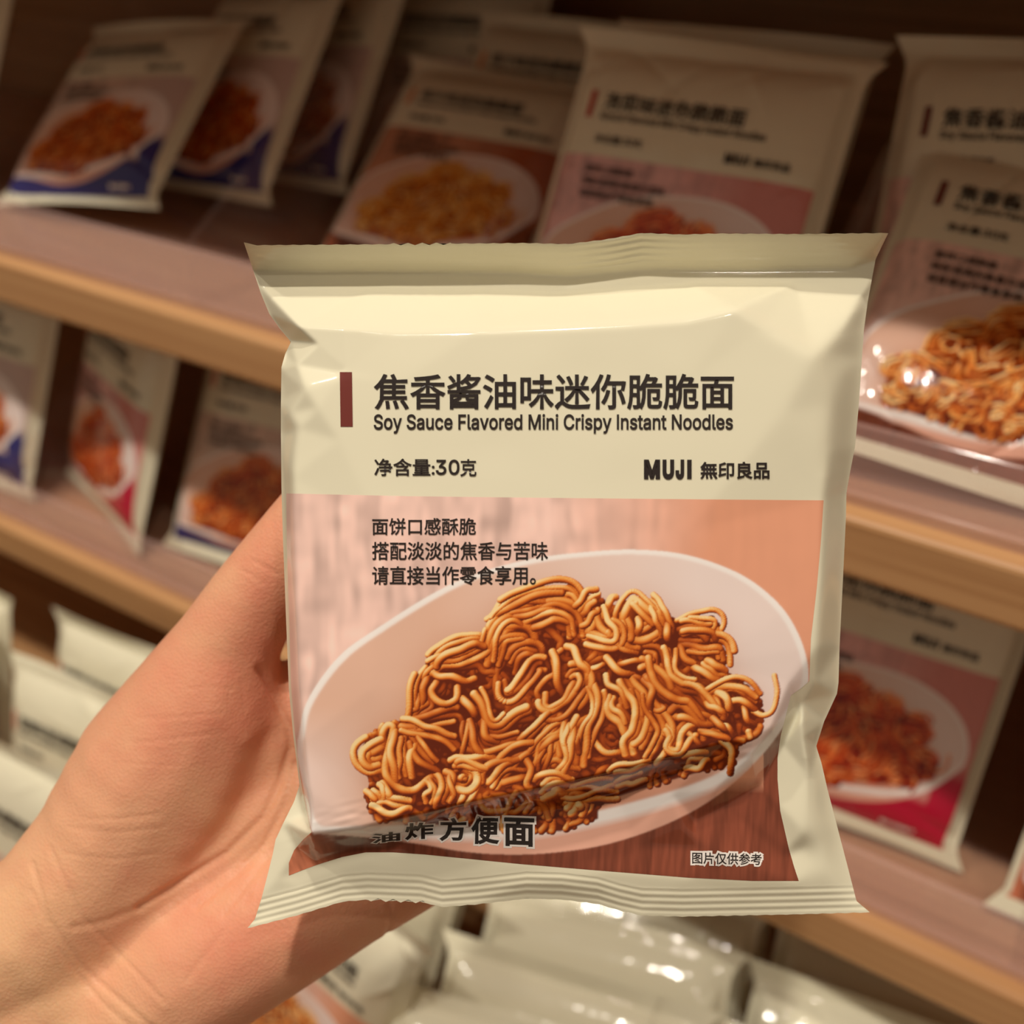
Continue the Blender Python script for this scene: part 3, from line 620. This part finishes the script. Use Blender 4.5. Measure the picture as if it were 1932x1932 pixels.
# ------------------------------------------------------------------ shelf packets: one of each kind, then copies
def shelf_height(px, py, seed):
    s = (px - 1070) / 535.0; t = (py - 1085) / 640.0
    h = 10.0 * np.clip(1 - np.abs(s) ** 7, 0, 1) ** 0.8 * np.clip(1 - np.abs(t * 1.13) ** 6, 0, 1) ** 0.9
    rs = random.Random(seed)
    for k in range(18):
        cx, cy = rs.choice([560, 1570, rs.uniform(600, 1540)]), rs.choice([560, 1600, rs.uniform(1480, 1640), rs.uniform(540, 700)])
        a = rs.uniform(0, math.pi); d = np.abs((px - cx) * math.sin(a) - (py - cy) * math.cos(a)); l = np.hypot(px - cx, py - cy)
        h = h + rs.uniform(-1.9, 1.9) * np.exp(-d / rs.uniform(12, 30)) * np.exp(-(l / rs.uniform(90, 210)) ** 2)
    h = np.maximum(h, 0) * np.clip((1 - np.abs(s)) * 9, 0, 1)
    dt = py - 450; db = 1715 - py
    h = h + 0.15 * np.where((dt < 52) | (db < 50), np.sin(np.minimum(dt, db) * 2 * math.pi / 13), 0) + 2.2 * np.clip(1 - dt / 60, 0, 1) * np.sin(px / 310.0 + seed) + 2.2 * np.clip(1 - db / 60, 0, 1) * np.sin(px / 260.0 + 2 * seed)
    return h * 0.001
SHALF = lambda py: 530 + 56 * np.clip(np.abs(py - 1085) / 640 - 0.86, 0, 0.14) / 0.14
SCALE = D0 / F
def shelf_local(px, py, h):
    return np.stack([(px - 1070) * SCALE, h, (1718 - py) * SCALE], -1)
def slocal(px, py, h): return np.stack([(px - 1070) * SCALE, -h, (1718 - py) * SCALE], -1)
def make_packet(kind, seed):
    root = empty('noodle_packet')
    ys = np.unique(np.concatenate([np.linspace(450, 498, 12), np.linspace(498, 942, 74), np.linspace(942.5, 1655, 150), np.linspace(1656, 1668, 4), np.linspace(1668, 1715, 12)]))
    us = np.unique(np.concatenate([np.linspace(-1, -0.955, 6), np.linspace(-0.953, 0.9, 190), np.linspace(0.902, 1, 12)]))
    px = 1070 + us[None, :] * SHALF(ys)[:, None]; py = ys[:, None] + 0 * px
    h = shelf_height(px, py, seed)
    P = slocal(px, py, h)
    inpic = (py > 942.2) & (py < 1655.5) & (us[None] > -0.954) & (us[None] < 0.901)
    C = np.where(inpic[..., None], sample(ART[kind], px, py), CREAM)
    i1 = int(np.argmin(np.abs(ys - 498))); i2 = int(np.argmin(np.abs(ys - 1668)))
    for nm, a, b in (('top_seal', 0, i1 + 1), ('pouch_front', i1, i2 + 1), ('bottom_seal', i2, len(ys))):
        me = grid_mesh(nm, P[a:b]); paint(me, C[a:b]); link(nm, me, M_FILM2, root)
    j = np.linspace(0, len(ys) - 1, 50).astype(int); i = np.linspace(0, len(us) - 1, 40).astype(int)
    hb = -0.7 * h[j][:, i]; hb = np.minimum(hb, -0.0004); hb[0] = h[0, i]; hb[-1] = h[-1, i]; hb[:, 0] = h[j, 0]; hb[:, -1] = h[j, -1]
    me = grid_mesh('pouch_back', slocal(px[j][:, i], py[j][:, i], hb), flip=True); paint(me, np.ones((50 * 40, 3)) * CREAM); link('pouch_back', me, M_FILM2, root)
    P_ = lettering_layout(kind, False)
    set_text(P_.setdefault('caption_lettering', []), '图片仅供参考', 1306, 1437, 1609, 1631, 1, 0.05, cut=60, res=1)
    for nm, T in P_.items():
        letters_obj(nm, T, [M_INK, M_WHITE], lambda v, mi: slocal(v[:, 0], v[:, 1], shelf_height(v[:, 0], v[:, 1], seed) + 0.0006), root)
    T = []; quad(T, 641, 664, 702, 805, 0, skew=0, n=4)
    letters_obj('colour_bar', T, [M_BAR[kind]], lambda v, mi: slocal(v[:, 0], v[:, 1], shelf_height(v[:, 0], v[:, 1], seed) + 0.0006), root)
    return root
PROTO = {}
def put(kind, x, y, z, lean, yaw, roll, label, group, seed=0):
    key = (kind, seed)
    if key not in PROTO: r = PROTO[key] = make_packet(kind, 10 * seed + len(kind))
    else:
        src = PROTO[key]; r = src.copy(); COL.objects.link(r)
        for ch in src.children:
            c = ch.copy(); COL.objects.link(c); c.parent = r
    M = Matrix.Rotation(math.radians(yaw), 4, 'Z') @ Matrix.Rotation(math.radians(-lean), 4, 'X') @ Matrix.Rotation(math.radians(-roll), 4, 'Y')
    low = min((M @ Vector(p)).z for p in ((-0.062, 0, 0), (0.062, 0, 0), (-0.057, 0.010, 0.012), (0.057, 0.010, 0.012)))
    r.matrix_world = Matrix.Translation((x, y, z - low)) @ M
    tag(r, label, 'snack packet', group)
    return r
GU, GL, GB_ = 'noodle packets on the upper shelf', 'noodle packets on the lower shelf', 'noodle packets in the bottom display'
ZT = 0.0036                                   # tray floor thickness
zu, zl, zb_ = ZU + ZT, ZL + ZT, ZB + ZT
put('spicy', -0.640, 0.380, zu, 26, -4, 3, 'cream noodle packet cut off by the left edge of the photo on the upper shelf', GU, 1)
put('spicy', -0.488, 0.368, zu, 50, -4, 12, 'noodle packet with blue table print standing in front, upper left of the shelf', GU)
put('spicy', -0.462, 0.440, zu, 34, -14, 7, 'crumpled packet tucked right behind the blue-printed packet at upper left', GU, 1)
put('spicy', -0.440, 0.490, zu, 28, -22, 8, 'second crumpled packet back, leaning behind the upper left packets', GU, 1)
put('spicy', -0.365, 0.530, zu, 22, -4, 3, 'dim noodle packet set deep in the shelf, half hidden by the orange-barred packet', GU)
put('chicken', -0.280, 0.395, zu, 50, 8, -2, 'brown-printed packet with an orange bar and golden noodles, left of the red-barred packet', GU)
put('chicken', -0.272, 0.462, zu, 34, 2, 0, 'packet showing only its cream top edge behind the orange-barred packet', GU, 1)
put('kimchi', -0.146, 0.355, zu, 27.6, 2.3, 0.2, 'pink-printed packet with a red bar above the held packet on the upper shelf', GU)
put('kimchi', -0.156, 0.408, zu, 26, 1, 0, 'packet with only its top seal showing behind the red-barred pink packet', GU, 1)
put('soy', -0.010, 0.333, zu, 48, 8, -5, 'large soy sauce packet with noodles in a white bowl at the right edge, upper shelf', GU)
put('soy', -0.016, 0.402, zu, 20, 2.3, 5, 'soy sauce packet standing upright behind the large right-hand soy packet', GU, 1)

put('spicy', -0.578, 0.330, zl, 22, 0, 0, 'packet with dark blue corner cut off by the left edge, lower shelf', GL)
put('kimchi', -0.476, 0.346, zl, 18, -20, 0, 'narrow turned packet with a red base, lower shelf left', GL, 1)
put('spicy', -0.446, 0.420, zl, 20, -34, 0, 'grey-cream packet edge-on between the two front packets of the lower shelf', GL, 1)
put('spicy', -0.358, 0.349, zl, 28, 8, 0, 'packet with noodles and blue base beside the thumb, lower shelf', GL)
put('kimchi', -0.034, 0.345, zl, 25, 6, -2, 'packet with bright red base right of the held packet, lower shelf', GL)
put('soy', 0.098, 0.340, zl, 26, 0, 0, 'packet with a bright cream bottom flap at the right edge, lower shelf', GL)

# bottom display: rows of packets filed one behind another
def file_row(kind, spots, lean, yaw, roll, labels, seed0=0):
    for k, ((x, y), lb) in enumerate(zip(spots, labels)):
        put(kind, x + 0.002 * math.sin(3.1 * k), y, zb_, lean + 1.2 * math.sin(k * 2.3), yaw + 1.5 * math.sin(k * 1.7), roll + 1.2 * math.sin(k * 2.9), lb, GB_, (k + seed0) % 2)
order = ('front', 'second', 'third', 'fourth', 'fifth', 'rearmost')
file_row('spicy', ((-0.350, 0.170), (-0.370, 0.218), (-0.386, 0.260)), 14, -4, 8, ['%s packet of the bottom row at the left edge, beside the wrist' % s for s in order[:3]])
file_row('spicy', ((-0.494, 0.196), (-0.514, 0.224), (-0.530, 0.252)), 14, -2, 4, ['%s packet of the leftmost bottom row, running out of the photo' % s for s in order[:3]], 1)
file_row('soy', ((-0.220, 0.208), (-0.226, 0.243), (-0.232, 0.274)), 11, -6, -5, ['%s packet of the soy row under the holding hand' % s for s in order[:3]])
file_row('chicken', [(-0.084 + 0.002 * k, 0.120 + 0.031 * k) for k in range(6)], 42, 12, 2, ['%s packet of the pale row below the held packet' % s for s in order], 1)
file_row('kimchi', [(0.034, 0.134 + 0.034 * k) for k in range(5)], 43, 8, 1, ['%s packet of the bottom row at lower right' % s for s in order[:5]], 1)

# ------------------------------------------------------------------ acrylic trays
def tray(z, yf, xs, label, hf=0.028, depth=0.30, slope=True):
    x0, x1 = xs[0], xs[-1]
    r = empty('acrylic_tray', Matrix.Translation(((x0 + x1) / 2, yf + depth / 2, z)))
    tag(r, label, 'display tray', 'clear acrylic trays')
    def p(o): o.matrix_parent_inverse = r.matrix_world.inverted(); return o
    p(box('floor_panel', x0, x1, yf, yf + depth, z + 0.0003, z + 0.0033, M_ACF, r))
    p(box('front_wall', x0, x1, yf, yf + 0.003, z + 0.0034, z + hf, M_ACW, r, bev=0.0008))
    for x in xs:
        bm = bmesh.new()
        prof = [(yf + 0.0031, z + 0.0034), (yf + depth, z + 0.0034), (yf + depth, z + 0.095), (yf + 0.10, z + 0.095), (yf + 0.004, z + hf + 0.002)]
        a = [bm.verts.new((x - 0.0015, *q)) for q in prof]; b = [bm.verts.new((x + 0.0015, *q)) for q in prof]
        bm.faces.new(a); bm.faces.new(b[::-1])
        for k in range(5): bm.faces.new((a[k], b[k], b[(k + 1) % 5], a[(k + 1) % 5]))
        bmesh.ops.recalc_face_normals(bm, faces=bm.faces[:])
        me = bpy.data.meshes.new('divider'); bm.to_mesh(me); bm.free(); p(link('divider', me, M_ACR, r, smooth=False))
    return r
tray(ZU, YF + 0.008, [-0.705, -0.565, -0.3445, -0.2125, -0.079, 0.075], 'clear acrylic tray with dividers on the upper shelf')
tray(ZL, YF + 0.008, [-0.680, -0.520, -0.300, -0.080, 0.052, 0.170], 'clear acrylic tray with dividers on the lower shelf')

# ------------------------------------------------------------------ the hand
def hand_mesh():
    ch = []                                    # chains of (x, y, depth m, radius mm), measured along the view of the photo
    ch.append([(-1500,2500,.285,33),(-900,2230,.265,27),(-420,1990,.250,23),(-120,1850,.244,20.5),(106,1735,.2395,19),(220,1600,.2405,20),(322,1445,.2415,22),(390,1325,.2375,18),(424,1225,.2335,12.6),(480,1130,.2310,11.0),(560,1030,.2290,10.6),(640,925,.2285,9.8),(700,850,.2275,8.0)])
    ch.append([(-1400,2740,.290,33),(-800,2460,.268,27),(-300,2230,.252,23),(0,2080,.246,20),(224,1935,.2405,18),(380,1815,.2385,18.5),(540,1725,.2375,17),(672,1665,.2365,14),(785,1632,.2350,10.5)])
    ch.append([(-1450,2620,.287,33),(-850,2345,.267,28),(-360,2110,.251,24),(-60,1965,.246,20.5),(165,1835,.243,18.5)])
    ch.append([(60,1880,.246,18),(200,1770,.245,17),(340,1660,.247,17),(470,1570,.2475,16),(600,1490,.247,14),(760,1400,.245,12)])
    ch.append([(322,1445,.245,20),(440,1440,.2485,17),(560,1350,.248,14),(680,1280,.246,12.5)])
    ch.append([(300,1770,.246,17),(450,1690,.2455,16.5),(600,1600,.2445,14.5),(760,1520,.2435,12)])
    ch.append([(440,1330,.2425,13),(520,1350,.2465,12),(600,1330,.247,12)])
    for a, b, c, d, e in ((680, 1280, 800, 1180, 0), (760, 1400, 905, 1290, 1), (760, 1520, 910, 1430, 2), (785, 1632, 905, 1560, 3)):
        r = (9.3, 9.6, 9.0, 7.6)[e]; ln = (1.0, 1.12, 1.04, 0.82)[e]
        ux, uy = c - a, d - b; n = math.hypot(ux, uy); ux, uy = ux / n, uy / n
        ax, ay = 0.93 * ux + 0.30, 0.93 * uy + 0.10
        p1 = (a + ux * 260 * ln, b + uy * 260 * ln); p2 = (p1[0] + ax * 190 * ln, p1[1] + ay * 190 * ln); p3 = (p2[0] + ax * 130 * ln, p2[1] + ay * 130 * ln)
        ch.append([(a, b, .2445, r + 2), (*p1, .2360, r), (*p2, .2295, r - 1.0), (*p3, .2275, r - 2.2)])
    bm = bmesh.new()
    for c in ch:
        for (x0, y0, d0, r0), (x1, y1, d1, r1) in zip(c[:-1], c[1:]):
            A = P3(x0, y0, d0); B = P3(x1, y1, d1); L = (B - A).length; n = max(2, int(L / (0.0003 * (r0 + r1) / 2)))
            for i in range(n + 1):
                u = i / n; m = Matrix.Translation(A.lerp(B, u)) @ Matrix.Diagonal((*(3 * [0.001 * (r0 + (r1 - r0) * u)]), 1))
                bmesh.ops.create_icosphere(bm, subdivisions=2, radius=1.0, matrix=m)
    me = bpy.data.meshes.new('hand_raw'); bm.to_mesh(me); bm.free()
    ob = bpy.data.objects.new('hand_raw', me); COL.objects.link(ob)
    md = ob.modifiers.new('r', 'REMESH'); md.mode = 'VOXEL'; md.voxel_size = 0.0013
    sm = ob.modifiers.new('s', 'SMOOTH'); sm.factor = 0.5; sm.iterations = 22
    sd = ob.modifiers.new('d', 'SUBSURF'); sd.levels = 1; sd.render_levels = 1
    dg = bpy.context.evaluated_depsgraph_get(); new = bpy.data.meshes.new_from_object(ob.evaluated_get(dg))
    bpy.data.objects.remove(ob); return new
me = hand_mesh(); nv = len(me.vertices)
V = np.empty(nv * 3, np.float32); me.vertices.foreach_get('co', V); V = V.reshape(-1, 3).astype(float)
NN = np.empty(nv * 3, np.float32); me.vertices.foreach_get('normal', NN); NN = NN.reshape(-1, 3).astype(float)
rel = V - np.array(CAM); dep = rel @ np.array(FWD); hx = CX + F * (rel @ np.array(RIGHT)) / dep; hy = CX - F * (rel @ np.array(UP)) / dep
face = np.clip(-(NN @ np.array(FWD)) * 3, 0, 1)
CREASES = [([(488,1262),(520,1318),(545,1372),(548,1410),(527,1480),(498,1540),(430,1608),(340,1664),(262,1712)], 1.5, 9),
           ([(262,1712),(200,1738),(140,1750)], 0.5, 9), ([(556,1440),(540,1510),(500,1592),(440,1655),(370,1712)], 0.8, 7), ([(520,1600),(470,1665),(420,1730)], 0.5, 6), ([(470,1690),(420,1760),(350,1850)], 0.35, 7),
           ([(62,1630),(92,1735),(150,1820),(230,1890),(300,1950)], 0.55, 7), ([(95,1600),(150,1725),(225,1800),(310,1890)], 0.40, 6), ([(60,1680),(110,1790),(190,1890),(260,1950)], 0.4, 7),
           ([(478,1058),(498,1068),(528,1086)], 0.35, 4), ([(455,1075),(500,1100)], 0.25, 4), ([(735,1690),(737,1745),(716,1800)], 0.7, 6),
           ([(250,1356),(330,1354),(420,1345)], 0.22, 4), ([(245,1402),(330,1394),(430,1380)], 0.2, 4), ([(165,1545),(230,1545),(300,1536)], 0.25, 5), ([(130,1562),(220,1572),(310,1560)], 0.22, 5),
           ([(350,1300),(400,1296),(440,1300)], 0.15, 4), ([(232,1440),(340,1446)], 0.15, 4), ([(120,1610),(210,1622),(300,1610)], 0.2, 5), ([(430,1300),(432,1330)], 0.2, 4), ([(455,1285),(462,1340)], 0.25, 4)]
disp = np.zeros(nv)
for pl, dmm, wd in CREASES:
    d = seg_dist(hx, hy, pl); wd = wd * 0.8; disp -= dmm * np.exp(-(d / wd) ** 2) * 0.62 - 0.18 * dmm * np.exp(-(d / (3.2 * wd)) ** 2)
V += NN * (disp * face * 0.001)[:, None]
root_h = P3(330, 1500, 0.24); V -= np.array(root_h)
me.vertices.foreach_set('co', np.ascontiguousarray(V, np.float32).ravel()); me.update()
# natural skin tone: paler wrist, pinker palm heel and thumb ball
wr = np.clip((250 - hx + 0.55 * (hy - 1700)) / 260, 0, 1)
pk = 0.55 * np.exp(-(((hx - 400) / 170) ** 2 + ((hy - 1330) / 150) ** 2)) + 0.5 * np.exp(-(((hx - 470) / 190) ** 2 + ((hy - 1780) / 110) ** 2)) + 0.55 * np.exp(-(((hx - 505) / 60) ** 2 + ((hy - 1130) / 190) ** 2))
pk = np.clip(pk + 0.35 * (vnoise(hx, hy, 60, 55, 61) - 0.5) + 0.2 * (vnoise(hx, hy, 22, 22, 62) - 0.5), 0, 1)
base = np.array(lin(228, 168, 132)); pale = np.array(lin(236, 184, 142)); pink = np.array(lin(222, 132, 108))
Cs = base[None] * (1 - wr)[:, None] + pale[None] * wr[:, None]; Cs = Cs * (1 - pk)[:, None] + pink[None] * pk[:, None]
paint(me, Cs, 'skin')
M_SKIN = mat('skin', rough=0.48, spec=0.35)
b = pb(M_SKIN); b.inputs['Subsurface Weight'].default_value = 0.25; b.inputs['Subsurface Radius'].default_value = (1.0, 0.35, 0.18); b.inputs['Subsurface Scale'].default_value = 0.004
a = N(M_SKIN, 'ShaderNodeVertexColor', layer_name='skin'); LK(M_SKIN, a.outputs[0], b.inputs['Base Color'])
tc = N(M_SKIN, 'ShaderNodeTexCoord'); n1 = N(M_SKIN, 'ShaderNodeTexVoronoi'); n1.inputs['Scale'].default_value = 1400
n2 = N(M_SKIN, 'ShaderNodeTexNoise'); n2.inputs['Scale'].default_value = 420; n2.inputs['Detail'].default_value = 6
LK(M_SKIN, tc.outputs['Object'], n1.inputs['Vector']); LK(M_SKIN, tc.outputs['Object'], n2.inputs['Vector'])
ad = N(M_SKIN, 'ShaderNodeMath', operation='ADD'); LK(M_SKIN, n1.outputs['Distance'], ad.inputs[0]); LK(M_SKIN, n2.outputs['Fac'], ad.inputs[1])
bu = N(M_SKIN, 'ShaderNodeBump'); bu.inputs['Strength'].default_value = 0.22; bu.inputs['Distance'].default_value = 0.0004
LK(M_SKIN, ad.outputs[0], bu.inputs['Height']); LK(M_SKIN, bu.outputs[0], b.inputs['Normal'])
hand = link('hand', me, M_SKIN); hand.location = root_h
tag(hand, 'bare left hand and wrist, palm up, holding the cream soy packet from behind', 'hand')
